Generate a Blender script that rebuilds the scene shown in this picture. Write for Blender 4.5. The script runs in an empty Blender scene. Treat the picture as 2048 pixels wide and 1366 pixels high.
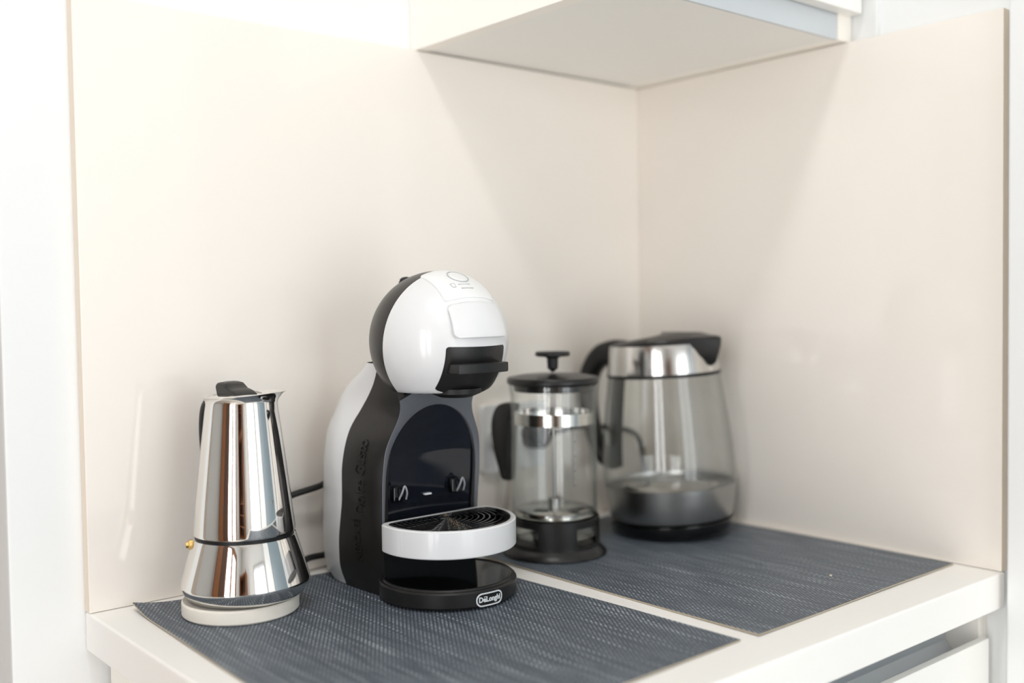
import bpy, bmesh, math, random
from mathutils import Vector, Matrix
from math import sin, cos, pi, sqrt, radians, atan2

random.seed(4)
scene = bpy.context.scene
COL = scene.collection

# ------------------------------------------------------------------ camera
# world: z = 0 is the worktop, the long wall is y = 0, the side wall is x = 0
F_PX, YAW, PITCH, ROLL = 2087.26, 0.698617, -0.0387229, -0.01439
CAM = Vector((-1.11784, -1.04064, 0.3))
fwd = Vector((sin(YAW) * cos(PITCH), cos(YAW) * cos(PITCH), sin(PITCH)))
rgt = fwd.cross(Vector((0, 0, 1))).normalized()
upv = rgt.cross(fwd)
r2 = cos(ROLL) * rgt + sin(ROLL) * upv
u2 = -sin(ROLL) * rgt + cos(ROLL) * upv
cd = bpy.data.cameras.new('camera')
cam = bpy.data.objects.new('camera', cd)
COL.objects.link(cam)
cam.matrix_world = Matrix(((r2.x, u2.x, -fwd.x, CAM.x), (r2.y, u2.y, -fwd.y, CAM.y),
                           (r2.z, u2.z, -fwd.z, CAM.z), (0, 0, 0, 1)))
cd.sensor_width = 36
cd.lens = F_PX * 36 / 2048
cd.clip_start = 0.01
cd.dof.use_dof = True
cd.dof.focus_distance = 1.03
cd.dof.aperture_fstop = 1.8
scene.camera = cam

# ------------------------------------------------------------------ world, lights, exposure
w = bpy.data.worlds.new('world')
scene.world = w
w.use_nodes = True
bg = w.node_tree.nodes['Background']
bg.inputs['Color'].default_value = (0.80, 0.90, 1.0, 1)
bg.inputs['Strength'].default_value = 1.0

def area_light(name, loc, rot, sx, sy, power, col, shape='RECTANGLE'):
    l = bpy.data.lights.new(name, 'AREA')
    l.shape = shape
    l.size = sx
    if shape == 'RECTANGLE':
        l.size_y = sy
    l.energy = power
    l.color = col
    o = bpy.data.objects.new(name, l)
    COL.objects.link(o)
    o.location = loc
    o.rotation_euler = rot
    return o

# daylight entering by the window in the wall behind the camera; an added fill light on the left lifts the cabinet's shade
area_light('window_daylight_offscreen', (-0.65, -3.006, 0.05), (radians(90), 0, 0), 1.14, 1.80, 22, (0.955, 0.98, 1.0))
area_light('left_fill_offscreen', (-2.606, -1.55, 0.12), (radians(90), 0, radians(-90)), 1.14, 1.90, 48, (0.985, 0.985, 0.99))

vs = scene.view_settings
vs.view_transform = 'Standard'
vs.look = 'None'
vs.exposure = 0.02
vs.gamma = 1.0
vs.use_curve_mapping = False
scene.display_settings.display_device = 'sRGB'
cy = scene.cycles
cy.caustics_reflective = False
cy.max_bounces = 14
cy.diffuse_bounces = 6
cy.glossy_bounces = 6
cy.transmission_bounces = 12
cy.transparent_max_bounces = 16
cy.sample_clamp_indirect = 6.0

# ------------------------------------------------------------------ materials
def srgb(r, g, b):
    f = lambda c: (c / 255 / 12.92) if c <= 10 else ((c / 255 + 0.055) / 1.055) ** 2.4
    return (f(r), f(g), f(b), 1)

MATS = {}
def mat(name, col, rough=0.5, metal=0.0, spec=0.5, coat=0.0, noise=0.0, nscale=40.0, bump=0.0, bscale=200.0,
        trans=0.0, ior=1.45, emit=None, estr=0.0, alpha=1.0, coat_rough=0.03):
    m = bpy.data.materials.new(name)
    m.use_nodes = True
    nt = m.node_tree
    b = nt.nodes['Principled BSDF']
    b.inputs['Base Color'].default_value = col
    b.inputs['Roughness'].default_value = rough
    b.inputs['Metallic'].default_value = metal
    b.inputs['Specular IOR Level'].default_value = spec
    b.inputs['Coat Weight'].default_value = coat
    b.inputs['Coat Roughness'].default_value = coat_rough
    b.inputs['Transmission Weight'].default_value = trans
    b.inputs['IOR'].default_value = ior
    b.inputs['Alpha'].default_value = alpha
    if emit:
        b.inputs['Emission Color'].default_value = emit
        b.inputs['Emission Strength'].default_value = estr
    tc = nt.nodes.new('ShaderNodeTexCoord')
    if noise > 0:
        n = nt.nodes.new('ShaderNodeTexNoise')
        n.inputs['Scale'].default_value = nscale
        n.inputs['Detail'].default_value = 5
        nt.links.new(tc.outputs['Object'], n.inputs['Vector'])
        mx = nt.nodes.new('ShaderNodeMix')
        mx.data_type = 'RGBA'
        mx.inputs[6].default_value = col
        mx.inputs[7].default_value = tuple(c * (1 - noise) for c in col[:3]) + (1,)
        nt.links.new(n.outputs['Fac'], mx.inputs[0])
        nt.links.new(mx.outputs[2], b.inputs['Base Color'])
    if bump > 0:
        n = nt.nodes.new('ShaderNodeTexNoise')
        n.inputs['Scale'].default_value = bscale
        n.inputs['Detail'].default_value = 3
        nt.links.new(tc.outputs['Object'], n.inputs['Vector'])
        bp = nt.nodes.new('ShaderNodeBump')
        bp.inputs['Strength'].default_value = bump
        bp.inputs['Distance'].default_value = 0.001
        nt.links.new(n.outputs['Fac'], bp.inputs['Height'])
        nt.links.new(bp.outputs['Normal'], b.inputs['Normal'])
    MATS[name] = m
    return m

PAINT = mat('white_wall_paint', srgb(233, 235, 235), 0.55, noise=0.03, nscale=6, bump=0.25, bscale=90)
HALLP = mat('beige_hall_paint', srgb(226, 212, 198), 0.6, noise=0.03, nscale=4, bump=0.15, bscale=80)
CEILP = mat('ceiling_paint', srgb(244, 243, 240), 0.7, noise=0.02, nscale=5)
FLOORM = mat('floor_boards', srgb(214, 205, 194), 0.35, noise=0.25, nscale=9, bump=0.2, bscale=60)
PANEL = mat('cream_laminate_panel', srgb(240, 234, 226), 0.08, spec=0.5, noise=0.015, nscale=3, bump=0.02, bscale=420)
PEDGE = mat('panel_edge', srgb(234, 221, 204), 0.5, noise=0.06, nscale=30)
WORKTOP = mat('white_worktop', srgb(249, 247, 243), 0.28, spec=0.4, noise=0.012, nscale=12)
CABW = mat('cream_cabinet', srgb(250, 246, 238), 0.32, spec=0.4, noise=0.012, nscale=8)
CABU = mat('cabinet_underside', srgb(246, 245, 241), 0.4, noise=0.012, nscale=8)
DOORW = mat('white_cabinet_front', srgb(248, 247, 242), 0.25, noise=0.01, nscale=8)
ALU = mat('brushed_aluminium', srgb(214, 220, 225), 0.40, metal=0.35, noise=0.05, nscale=60)
STEEL = mat('polished_steel', (0.80, 0.79, 0.77, 1), 0.045, metal=1.0, noise=0.02, nscale=20)
STEELB = mat('brushed_steel', (0.62, 0.61, 0.59, 1), 0.16, metal=1.0, noise=0.06, nscale=80)
STEELD = mat('satin_dark_steel', (0.40, 0.40, 0.39, 1), 0.28, metal=1.0, noise=0.06, nscale=80)
BRASS = mat('brass', (0.86, 0.60, 0.22, 1), 0.22, metal=1.0, noise=0.05, nscale=90)
STONE = mat('cream_stone', srgb(250, 244, 232), 0.45, noise=0.10, nscale=70, bump=0.08, bscale=300)
BLK = mat('satin_black_plastic', srgb(27, 26, 26), 0.34, spec=0.45, noise=0.08, nscale=60, bump=0.06, bscale=900)
BLKM = mat('matt_black_plastic', srgb(24, 24, 25), 0.45, spec=0.4, noise=0.08, nscale=60)
BLKG = mat('gloss_black_plastic', srgb(11, 11, 12), 0.06, spec=0.55, noise=0.05, nscale=40)
SOFTBLK = mat('soft_black_side', srgb(27, 25, 24), 0.29, spec=0.55, noise=0.06, nscale=50, bump=0.05, bscale=1200)
GREYF = mat('slate_grey_frame', srgb(92, 95, 101), 0.42, spec=0.45, noise=0.06, nscale=60, bump=0.05, bscale=900)
NAVY = mat('gloss_navy_panel', srgb(20, 23, 31), 0.035, spec=0.6, noise=0.05, nscale=20)
WHITEG = mat('gloss_white_plastic', srgb(222, 223, 224), 0.28, spec=0.4, coat=0.28, noise=0.008, nscale=20)
WHITEP = mat('white_plastic', srgb(232, 233, 233), 0.25, noise=0.01, nscale=20)
TANKM = mat('frosted_tank_plastic', srgb(238, 237, 238), 0.25, trans=0.15, ior=1.3, noise=0.02, nscale=20)
PRINTG = mat('grey_print', srgb(176, 180, 182), 0.5, noise=0.02)
PRINTD = mat('dark_grey_print', srgb(92, 94, 96), 0.5, noise=0.02)
PRINTW = mat('white_print', srgb(226, 230, 233), 0.4, noise=0.02)
TANDOT = mat('tan_dots', srgb(176, 138, 84), 0.5, noise=0.2, nscale=300)
HOOKM = mat('grey_hook_plastic', srgb(150, 153, 158), 0.35, noise=0.04)
def thin_glass():
    m = bpy.data.materials.new('clear_glass')
    m.use_nodes = True
    nt = m.node_tree
    N, L = nt.nodes, nt.links
    N.remove(N['Principled BSDF'])
    out = N['Material Output']
    lw = N.new('ShaderNodeLayerWeight')
    lw.inputs['Blend'].default_value = 0.5
    pw = N.new('ShaderNodeMath')
    pw.operation = 'POWER'
    pw.inputs[1].default_value = 3.5
    L.new(lw.outputs['Facing'], pw.inputs[0])
    tint = N.new('ShaderNodeMix')
    tint.data_type = 'RGBA'
    tint.inputs[6].default_value = (0.985, 0.99, 0.985, 1)
    tint.inputs[7].default_value = (0.74, 0.77, 0.75, 1)
    L.new(pw.outputs[0], tint.inputs[0])
    tr = N.new('ShaderNodeBsdfTransparent')
    L.new(tint.outputs[2], tr.inputs['Color'])
    gl = N.new('ShaderNodeBsdfGlossy')
    gl.inputs['Roughness'].default_value = 0.02
    p5 = N.new('ShaderNodeMath')
    p5.operation = 'POWER'
    p5.inputs[1].default_value = 5.0
    L.new(lw.outputs['Facing'], p5.inputs[0])
    fr = N.new('ShaderNodeMath')
    fr.operation = 'MULTIPLY_ADD'
    fr.inputs[1].default_value = 0.80
    fr.inputs[2].default_value = 0.035
    L.new(p5.outputs[0], fr.inputs[0])
    mx = N.new('ShaderNodeMixShader')
    L.new(fr.outputs[0], mx.inputs[0])
    L.new(tr.outputs[0], mx.inputs[1])
    L.new(gl.outputs[0], mx.inputs[2])
    L.new(mx.outputs[0], out.inputs['Surface'])
    return m
GLASS = thin_glass()
CORD = mat('black_cord_rubber', srgb(28, 28, 28), 0.45, noise=0.08, nscale=200)
CORDW = mat('white_cord_rubber', srgb(214, 204, 192), 0.5, noise=0.05, nscale=200)
WOOD = mat('brown_wood', srgb(150, 96, 58), 0.4, noise=0.35, nscale=14)
WOODD = mat('dark_wood', srgb(92, 62, 46), 0.4, noise=0.35, nscale=14)
BLUEG = mat('blue_grey_door_paint', srgb(132, 150, 160), 0.4, noise=0.05, nscale=8)
LAMPM = mat('lamp_diffuser', srgb(255, 250, 240), 0.4, emit=(1.0, 0.97, 0.94, 1), estr=1.5, noise=0.005)
CRUMB = mat('bread_crumb', srgb(236, 226, 204), 0.7, noise=0.2, nscale=500)

def woven_mat():
    m = bpy.data.materials.new('woven_vinyl')
    m.use_nodes = True
    nt = m.node_tree
    N, L = nt.nodes, nt.links
    b = N['Principled BSDF']
    b.inputs['Roughness'].default_value = 0.42
    b.inputs['Specular IOR Level'].default_value = 0.5
    tc = N.new('ShaderNodeTexCoord')
    sp = N.new('ShaderNodeSeparateXYZ')
    L.new(tc.outputs['Object'], sp.inputs[0])
    def math(op, a, bb=None):
        n = N.new('ShaderNodeMath')
        n.operation = op
        for i, v in enumerate((a, bb)):
            if v is None:
                continue
            if isinstance(v, (int, float)):
                n.inputs[i].default_value = v
            else:
                L.new(v, n.inputs[i])
        return n.outputs[0]
    PX, PY = 0.0021, 0.0032
    # over / under checker of a basket weave: threads run along y, cross threads along x
    cx = math('FLOOR', math('DIVIDE', sp.outputs[0], PX))
    cyy = math('FLOOR', math('DIVIDE', sp.outputs[1], PY))
    fx = math('FRACT', math('DIVIDE', sp.outputs[0], PX))
    fy = math('FRACT', math('DIVIDE', sp.outputs[1], PY))
    par = math('ABSOLUTE', math('MODULO', math('ADD', cx, cyy), 2.0))
    sx = math('SINE', math('MULTIPLY', fx, pi))
    sy = math('SINE', math('MULTIPLY', fy, pi))
    bell = math('MULTIPLY', math('POWER', sx, 0.7), math('POWER', sy, 0.7))
    # per-thread brightness, streaked along y
    cmb = N.new('ShaderNodeCombineXYZ')
    L.new(math('MULTIPLY', cx, 0.37), cmb.inputs[0])
    L.new(math('MULTIPLY', sp.outputs[1], 16.0), cmb.inputs[1])
    ns = N.new('ShaderNodeTexNoise')
    ns.inputs['Scale'].default_value = 1.0
    ns.inputs['Detail'].default_value = 3
    L.new(cmb.outputs[0], ns.inputs['Vector'])
    rmp = N.new('ShaderNodeMapRange')
    rmp.inputs[1].default_value = 0.38
    rmp.inputs[2].default_value = 0.66
    L.new(ns.outputs['Fac'], rmp.inputs[0])
    wn_ = N.new('ShaderNodeTexWhiteNoise')
    wn_.noise_dimensions = '1D'
    L.new(cx, wn_.inputs['W'])
    row = math('ADD', math('MULTIPLY', math('POWER', wn_.outputs['Value'], 2.0), 1.0), 0.28)
    light = math('MULTIPLY', math('MULTIPLY', par, bell), math('ADD', math('MULTIPLY', math('MULTIPLY', rmp.outputs[0], row), 0.95), 0.16))
    mx = N.new('ShaderNodeMix')
    mx.data_type = 'RGBA'
    mx.inputs[6].default_value = srgb(68, 77, 88)
    mx.inputs[7].default_value = srgb(204, 214, 222)
    L.new(light, mx.inputs[0])
    L.new(mx.outputs[2], b.inputs['Base Color'])
    bp = N.new('ShaderNodeBump')
    bp.inputs['Strength'].default_value = 0.5
    bp.inputs['Distance'].default_value = 0.0006
    L.new(bell, bp.inputs['Height'])
    L.new(bp.outputs['Normal'], b.inputs['Normal'])
    return m
WOVEN = woven_mat()
MATBACK = mat('mat_backing', srgb(196, 182, 158), 0.6, noise=0.1, nscale=300)

# ------------------------------------------------------------------ mesh helpers
class MB:
    def __init__(self):
        self.v, self.f, self.mi = [], [], []
    def add(self, vs, fs, mi=0):
        o = len(self.v)
        self.v += [tuple(p) for p in vs]
        self.f += [tuple(i + o for i in f) for f in fs]
        self.mi += [mi] * len(fs)
        return self
    def box(self, x0, x1, y0, y1, z0, z1, mi=0):
        vs = [(x, y, z) for z in (z0, z1) for y in (y0, y1) for x in (x0, x1)]
        return self.add(vs, [(0, 2, 3, 1), (4, 5, 7, 6), (0, 1, 5, 4), (2, 6, 7, 3), (0, 4, 6, 2), (1, 3, 7, 5)], mi)
    def rings(self, rs, closed=True, cap0=False, cap1=False, loop=False, mi=0):
        n = len(rs[0])
        vs = [p for r in rs for p in r]
        fs = []
        m = len(rs)
        for i in range(m if loop else m - 1):
            a, b = i * n, ((i + 1) % m) * n
            for j in range(n if closed else n - 1):
                k = (j + 1) % n
                fs.append((a + j, a + k, b + k, b + j))
        if cap0:
            fs.append(tuple(range(n - 1, -1, -1)))
        if cap1:
            fs.append(tuple((m - 1) * n + j for j in range(n)))
        return self.add(vs, fs, mi)
    def lathe(self, prof, cx=0, cy=0, n=64, cap0=False, cap1=False, loop=False, mi=0):
        rs = [[(cx + r * cos(2 * pi * j / n), cy + r * sin(2 * pi * j / n), z) for j in range(n)] for r, z in prof]
        return self.rings(rs, True, cap0, cap1, loop, mi)
    def tube(self, pts, rad, n=10, caps=True, mi=0):
        P = [Vector(p) for p in pts]
        R = rad if isinstance(rad, (list, tuple)) else [rad] * len(P)
        rs, up = [], None
        for i, p in enumerate(P):
            t = (P[min(i + 1, len(P) - 1)] - P[max(i - 1, 0)]).normalized()
            if up is None:
                up = Vector((0, 0, 1)) if abs(t.z) < 0.9 else Vector((1, 0, 0))
            s = t.cross(up).normalized()
            up = s.cross(t).normalized()
            rs.append([p + R[i] * (cos(2 * pi * j / n) * s + sin(2 * pi * j / n) * up) for j in range(n)])
        return self.rings(rs, True, caps, caps, mi=mi)
    def patch(self, outline, surf, prof, mi=0):
        """outline: 2-D points; surf(u, v, h) -> 3-D; prof: list of (k, h), k = 1 on the outline, 0 at its centre"""
        cu = sum(p[0] for p in outline) / len(outline)
        cv = sum(p[1] for p in outline) / len(outline)
        rs = [[surf(cu + k * (p[0] - cu), cv + k * (p[1] - cv), h) for p in outline] for k, h in prof if k > 0]
        self.rings(rs, True, mi=mi)
        n = len(outline)
        base = len(self.v)
        self.v.append(tuple(surf(cu, cv, prof[-1][1])))
        last = base - n
        for j in range(n):
            self.f.append((last + j, last + (j + 1) % n, base))
            self.mi.append(mi)
        return self
    def build(self, name, mats, parent=None, origin=None, bevel=0.0, segs=2, angle=35, solid=0.0, fix=True):
        o0 = Vector(origin) if origin is not None else (parent_world(parent) if parent else Vector((0, 0, 0)))
        me = bpy.data.meshes.new(name)
        me.from_pydata([tuple(Vector(p) - o0) for p in self.v], [], self.f)
        ml = mats if isinstance(mats, (list, tuple)) else [mats]
        for m in ml:
            me.materials.append(m)
        for p, i in zip(me.polygons, self.mi):
            p.material_index = i
        bm = bmesh.new()
        bm.from_mesh(me)
        bmesh.ops.remove_doubles(bm, verts=bm.verts, dist=1e-6)
        if fix:
            bmesh.ops.recalc_face_normals(bm, faces=bm.faces)
        if bevel > 0:
            es = [e for e in bm.edges if len(e.link_faces) == 2 and e.calc_face_angle(0) > radians(angle)]
            bmesh.ops.bevel(bm, geom=es, offset=bevel, segments=segs, affect='EDGES', profile=0.5, clamp_overlap=True)
        bm.to_mesh(me)
        bm.free()
        me.shade_smooth()
        me.set_sharp_from_angle(angle=radians(angle))
        o = bpy.data.objects.new(name, me)
        COL.objects.link(o)
        if bevel > 0:
            wm = o.modifiers.new('weighted_normal', 'WEIGHTED_NORMAL')
            wm.keep_sharp = True
            wm.weight = 100
        if parent:
            o.parent = parent
            if origin is not None:
                o.location = Vector(origin) - parent_world(parent)
        elif origin is not None:
            o.location = o0
        return o

def parent_world(p):
    l = Vector((0, 0, 0))
    while p:
        l += p.location
        p = p.parent
    return l

def tag(o, label=None, cat=None, group=None, kind=None):
    if label: o['label'] = label
    if cat: o['category'] = cat
    if group: o['group'] = group
    if kind: o['kind'] = kind
    return o

def thing(name, label, cat, loc):
    o = bpy.data.objects.new(name, None)
    o.empty_display_size = 0.02
    COL.objects.link(o)
    o.location = loc
    return tag(o, label, cat)

def struct(o):
    o['kind'] = 'structure'
    return o

def spline(pts, n=10):
    """Catmull-Rom through the points"""
    P = [Vector(p) for p in pts]
    P = [2 * P[0] - P[1]] + P + [2 * P[-1] - P[-2]]
    out = []
    for i in range(1, len(P) - 2):
        p0, p1, p2, p3 = P[i - 1:i + 3]
        for j in range(n):
            t = j / n
            out.append(0.5 * ((2 * p1) + (p2 - p0) * t + (2 * p0 - 5 * p1 + 4 * p2 - p3) * t * t + (3 * p1 - p0 - 3 * p2 + p3) * t ** 3))
    out.append(P[-2])
    return out

def interp(x, xs, ys):
    if x <= xs[0]: return ys[0]
    for i in range(1, len(xs)):
        if x <= xs[i]:
            t = (x - xs[i - 1]) / (xs[i] - xs[i - 1])
            return ys[i - 1] + t * (ys[i] - ys[i - 1])
    return ys[-1]

def sinterp(x, xs, ys):
    """monotone-ish smooth interpolation (average of the piecewise line over a small window)"""
    h = 0.008
    return sum(interp(x + h * k / 4, xs, ys) for k in range(-4, 5)) / 9

def rrect(x0, x1, y0, y1, r, n=6):
    out = []
    for cx, cy2, a0 in ((x1 - r, y1 - r, 0), (x0 + r, y1 - r, 90), (x0 + r, y0 + r, 180), (x1 - r, y0 + r, 270)):
        for k in range(n + 1):
            a = radians(a0 + 90 * k / n)
            out.append((cx + r * cos(a), cy2 + r * sin(a)))
    return out

def subdiv(poly, step):
    out = []
    for i, p in enumerate(poly):
        q = poly[(i + 1) % len(poly)]
        m = max(1, int(math.hypot(q[0] - p[0], q[1] - p[1]) / step))
        for k in range(m):
            out.append((p[0] + (q[0] - p[0]) * k / m, p[1] + (q[1] - p[1]) * k / m))
    return out

def text_points(s, size, extrude, bold=0.0, spacing=1.0):
    """verts and faces of a piece of lettering, centred on its own origin"""
    cu = bpy.data.curves.new('lettering', 'FONT')
    cu.body = s
    cu.size = size
    cu.extrude = extrude
    cu.offset = bold
    cu.space_character = spacing
    cu.resolution_u = 3
    cu.align_x = 'LEFT'
    ob = bpy.data.objects.new('lettering', cu)
    COL.objects.link(ob)
    dg = bpy.context.evaluated_depsgraph_get()
    me = bpy.data.meshes.new_from_object(ob.evaluated_get(dg))
    vs = [tuple(v.co) for v in me.vertices]
    fs = [tuple(p.vertices) for p in me.polygons]
    bpy.data.objects.remove(ob)
    bpy.data.curves.remove(cu)
    bpy.data.meshes.remove(me)
    return vs, fs

# ------------------------------------------------------------------ the room
XL, YF, ZF, ZC = -2.6, -3.0, -0.9, 1.6
WT = 0.014                       # panel thickness: painted walls lie this far behind the panel faces
XP = -0.788                      # left end of the long panel
YR = -0.5245                     # front end of the side panel
PT = 0.6025                      # top of the panels
b = MB().box(XL - 0.3, 0.4, YF - 0.3, 1.3, ZF - 0.1, ZF)
struct(b.build('floor', FLOORM))
b = MB().box(XL - 0.3, 0.4, YF - 0.3, 1.3, ZC, ZC + 0.1)
struct(b.build('ceiling', CEILP))
struct(MB().box(-0.8565, 0.35, WT, WT + 0.14, ZF, ZC).build('wall_back', PAINT, bevel=0.004))
struct(MB().box(WT, WT + 0.14, YF, WT, ZF, ZC).build('wall_right', PAINT))
struct(MB().box(XL - 0.2, 0.35, 1.1, 1.2, ZF, ZC).build('wall_hall', HALLP))
b = MB()
b.box(XL - 0.14, XL, YF, -2.15, ZF, ZC).box(XL - 0.14, XL, -0.95, 1.1, ZF, ZC).box(XL - 0.14, XL, -2.15, -0.95, 1.2, ZC)
struct(b.build('wall_left', PAINT))
b = MB()
b.box(XL - 0.14, -1.25, YF - 0.14, YF, ZF, ZC).box(-0.05, WT + 0.14, YF - 0.14, YF, ZF, ZC)
b.box(-1.25, -0.05, YF - 0.14, YF, 1.05, ZC)
struct(b.build('wall_front', PAINT))
# window behind the camera
wn = MB()
for (x0, x1, z0, z1) in ((-1.25, -1.16, ZF, 1.05), (-0.14, -0.05, ZF, 1.05), (-0.68, -0.62, ZF + 0.08, 0.97), (-1.16, -0.14, ZF, ZF + 0.08), (-1.16, -0.14, 0.97, 1.05)):
    wn.box(x0, x1, YF - 0.003, YF + 0.035, z0, z1)
win = struct(wn.build('window_1', WHITEP, bevel=0.004))
MB().box(-1.20, -0.10, YF - 0.065, YF - 0.06, ZF + 0.02, 1.02).build('pane', GLASS, win)
# unseen glazed wooden door on the left, added around the fill light
dn = MB()
for (y0, y1, z0, z1) in ((-2.15, -2.00, ZF, 1.2), (-1.10, -0.95, ZF, 1.2), (-1.63, -1.48, ZF + 0.1, 1.08), (-2.00, -1.10, 1.08, 1.2), (-2.00, -1.10, ZF, ZF + 0.1)):
    dn.box(XL - 0.003, XL + 0.035, y0, y1, z0, z1)
dr = struct(dn.build('door_1', WOOD, bevel=0.004))
MB().box(XL - 0.065, XL - 0.06, -2.07, -1.03, ZF + 0.1, 1.12).build('pane', GLASS, dr)
# painted door with casing on the right wall, beside the worktop
cs = MB().box(-0.0115, WT + 0.01, -0.66, -0.535, ZF, ZC - 0.2)
struct(cs.build('trim_1', PAINT, bevel=0.003))
dd = MB().box(0.0, WT + 0.02, -1.50, -0.66, ZF, 1.15)
d2 = struct(dd.build('door_2', BLUEG, bevel=0.003))
MB().tube(spline([(0.0, -0.76, 0.1), (-0.04, -0.76, 0.1), (-0.045, -0.80, 0.1), (-0.045, -0.87, 0.1)], 6), 0.009).build('handle', STEELB, d2)
struct(MB().box(-0.0115, WT + 0.01, -1.62, -1.50, ZF, ZC - 0.2).build('trim_2', PAINT, bevel=0.003))
# narrow vertical bead on the painted wall next to the wall cabinet
struct(MB().box(WT - 0.006, WT + 0.01, -0.374, -0.369, PT + 0.002, ZC).build('trim_3', PAINT, bevel=0.001))

# tall furniture on the far side of the room (seen only in the polished steel)
bk = thing('bookcase', 'tall brown wooden bookcase against the wall opposite the worktop', 'bookcase', (-2.23, -2.8, ZF))
MB().box(-2.58, -1.90, -2.995, -2.965, ZF + 0.0005, 1.0).build('back_panel', WOODD, bk)
for x in (-2.58, -1.93):
    MB().box(x, x + 0.03, -2.965, -2.66, ZF + 0.0005, 1.0).build('side_panel', WOOD, bk)
for k in range(6):
    MB().box(-2.55, -1.93, -2.965, -2.67, ZF + 0.04 + k * 0.36, ZF + 0.065 + k * 0.36).build('shelf', WOOD, bk)

cbd = thing('cupboard', 'tall brown wooden cupboard against the wall beside the glazed door', 'cupboard', (-2.4, -0.55, ZF))
MB().box(-2.597, -2.22, -0.85, -0.25, ZF + 0.0005, 1.1).build('body', WOOD, cbd, bevel=0.004)
for y0 in (-0.84, -0.545):
    dfr = MB().box(-2.219, -2.20, y0, y0 + 0.285, ZF + 0.08, 1.08).build('door', WOODD if y0 < -0.6 else WOOD, cbd, bevel=0.003)
    MB().tube([(-2.19, y0 + (0.25 if y0 < -0.6 else 0.035), 0.0), (-2.19, y0 + (0.25 if y0 < -0.6 else 0.035), 0.14)], 0.006).build('handle', STEELB, dfr)

# ceiling lamps: real luminaires over the worktop
def ceiling_lamp(x, y, r, power, label):
    t = thing('ceiling_light', label, 'ceiling light', (x, y, ZC))
    MB().lathe([(r, ZC - 0.0005), (r + 0.012, ZC - 0.0005), (r + 0.012, ZC - 0.018), (r, ZC - 0.022)], x, y, 40, loop=True).build('rim', WHITEP, t)
    MB().lathe([(r, ZC - 0.001), (r, ZC - 0.016), (r * 0.6, ZC - 0.019)], x, y, 40, cap0=True, cap1=True).build('diffuser', LAMPM, t)
    l = area_light('ceiling_lamp_offscreen', (0, 0, -0.026), (0, 0, 0), 2 * r, 0, power, (0.99, 0.985, 0.98), 'DISK')
    l.parent = t
    return t
ceiling_lamp(-1.02, -0.74, 0.09, 6.5, 'round white ceiling light above the worktop')
ceiling_lamp(-1.5, -1.90, 0.11, 3.0, 'small round white ceiling light between the window and the glazed door')

# ------------------------------------------------------------------ splashback panels
sp1 = MB().box(XP, WT * 0.0, 0.0, WT - 0.0003, 0.0003, PT)
o = sp1.build('splashback_panel', [PANEL, PEDGE], bevel=0.0012)
tag(o, 'long cream splashback panel on the wall behind the coffee machine', 'splashback')
sp2 = MB().box(0.0002, WT - 0.0003, YR, WT - 0.0006, 0.0003, PT)
o = sp2.build('splashback_panel', [PANEL, PEDGE], bevel=0.0012)
tag(o, 'shorter glossy cream splashback panel on the side wall beside the kettle', 'splashback')
for o, ax in ((bpy.data.objects['splashback_panel'], 0), (bpy.data.objects['splashback_panel.001'], 1)):
    for p in o.data.polygons:
        if p.normal[ax] < -0.8:
            p.material_index = 1 if True else 0
    # the broad face keeps the laminate
    for p in o.data.polygons:
        if p.normal[1 - ax] < -0.8:
            p.material_index = 0

# ------------------------------------------------------------------ worktop and base cabinet
YW = -0.526
wt = MB().box(XP, 0.006, YW, WT + 0.02 - 0.021, -0.039, 0.0).build('worktop', WORKTOP, bevel=0.0025, segs=3)
tag(wt, 'thick white worktop carrying the coffee makers', 'worktop')
bc = thing('base_cabinet', 'white base cabinet under the worktop with a recessed handle channel', 'cabinet', (-0.38, -0.25, ZF))
MB().box(-0.768, -0.75, -0.485, 0.004, ZF + 0.1, -0.0395).build('side_panel', CABW, bc, bevel=0.001)
MB().box(-0.004, 0.0135, -0.502, 0.004, ZF + 0.1, -0.0395).build('side_panel', CABW, bc, bevel=0.001)
MB().box(-0.75, -0.004, -0.010, 0.004, ZF + 0.1, -0.0415).build('back_panel', CABW, bc)
MB().box(-0.75, -0.004, -0.45, -0.010, ZF + 0.1, ZF + 0.118).build('bottom_panel', CABW, bc)
MB().box(-0.76, 0.0, -0.43, -0.415, ZF + 0.0005, ZF + 0.1).build('plinth', ALU, bc)
ch = MB()
prof = [(-0.5, -0.0396), (-0.470, -0.0396), (-0.464, -0.046), (-0.464, -0.086), (-0.472, -0.096), (-0.5055, -0.098), (-0.5055, -0.100), (-0.468, -0.100), (-0.460, -0.090), (-0.460, -0.0398)]
ch.rings([[(x, y, z) for (y, z) in prof[1:]] for x in (-0.7495, -0.0045)], True, True, True)
ch.build('handle_channel', ALU, bc)
for i, (x0, x1) in enumerate(((-0.7665, -0.388), (-0.3845, -0.0075))):
    z = -0.072
    for k, dz in enumerate((0.22, 0.24, 0.26)):
        d = MB().box(x0, x1, -0.5150, -0.5060, z - dz + 0.003, z).build('drawer_front', DOORW, bc, bevel=0.0012)
        z -= dz

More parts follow.
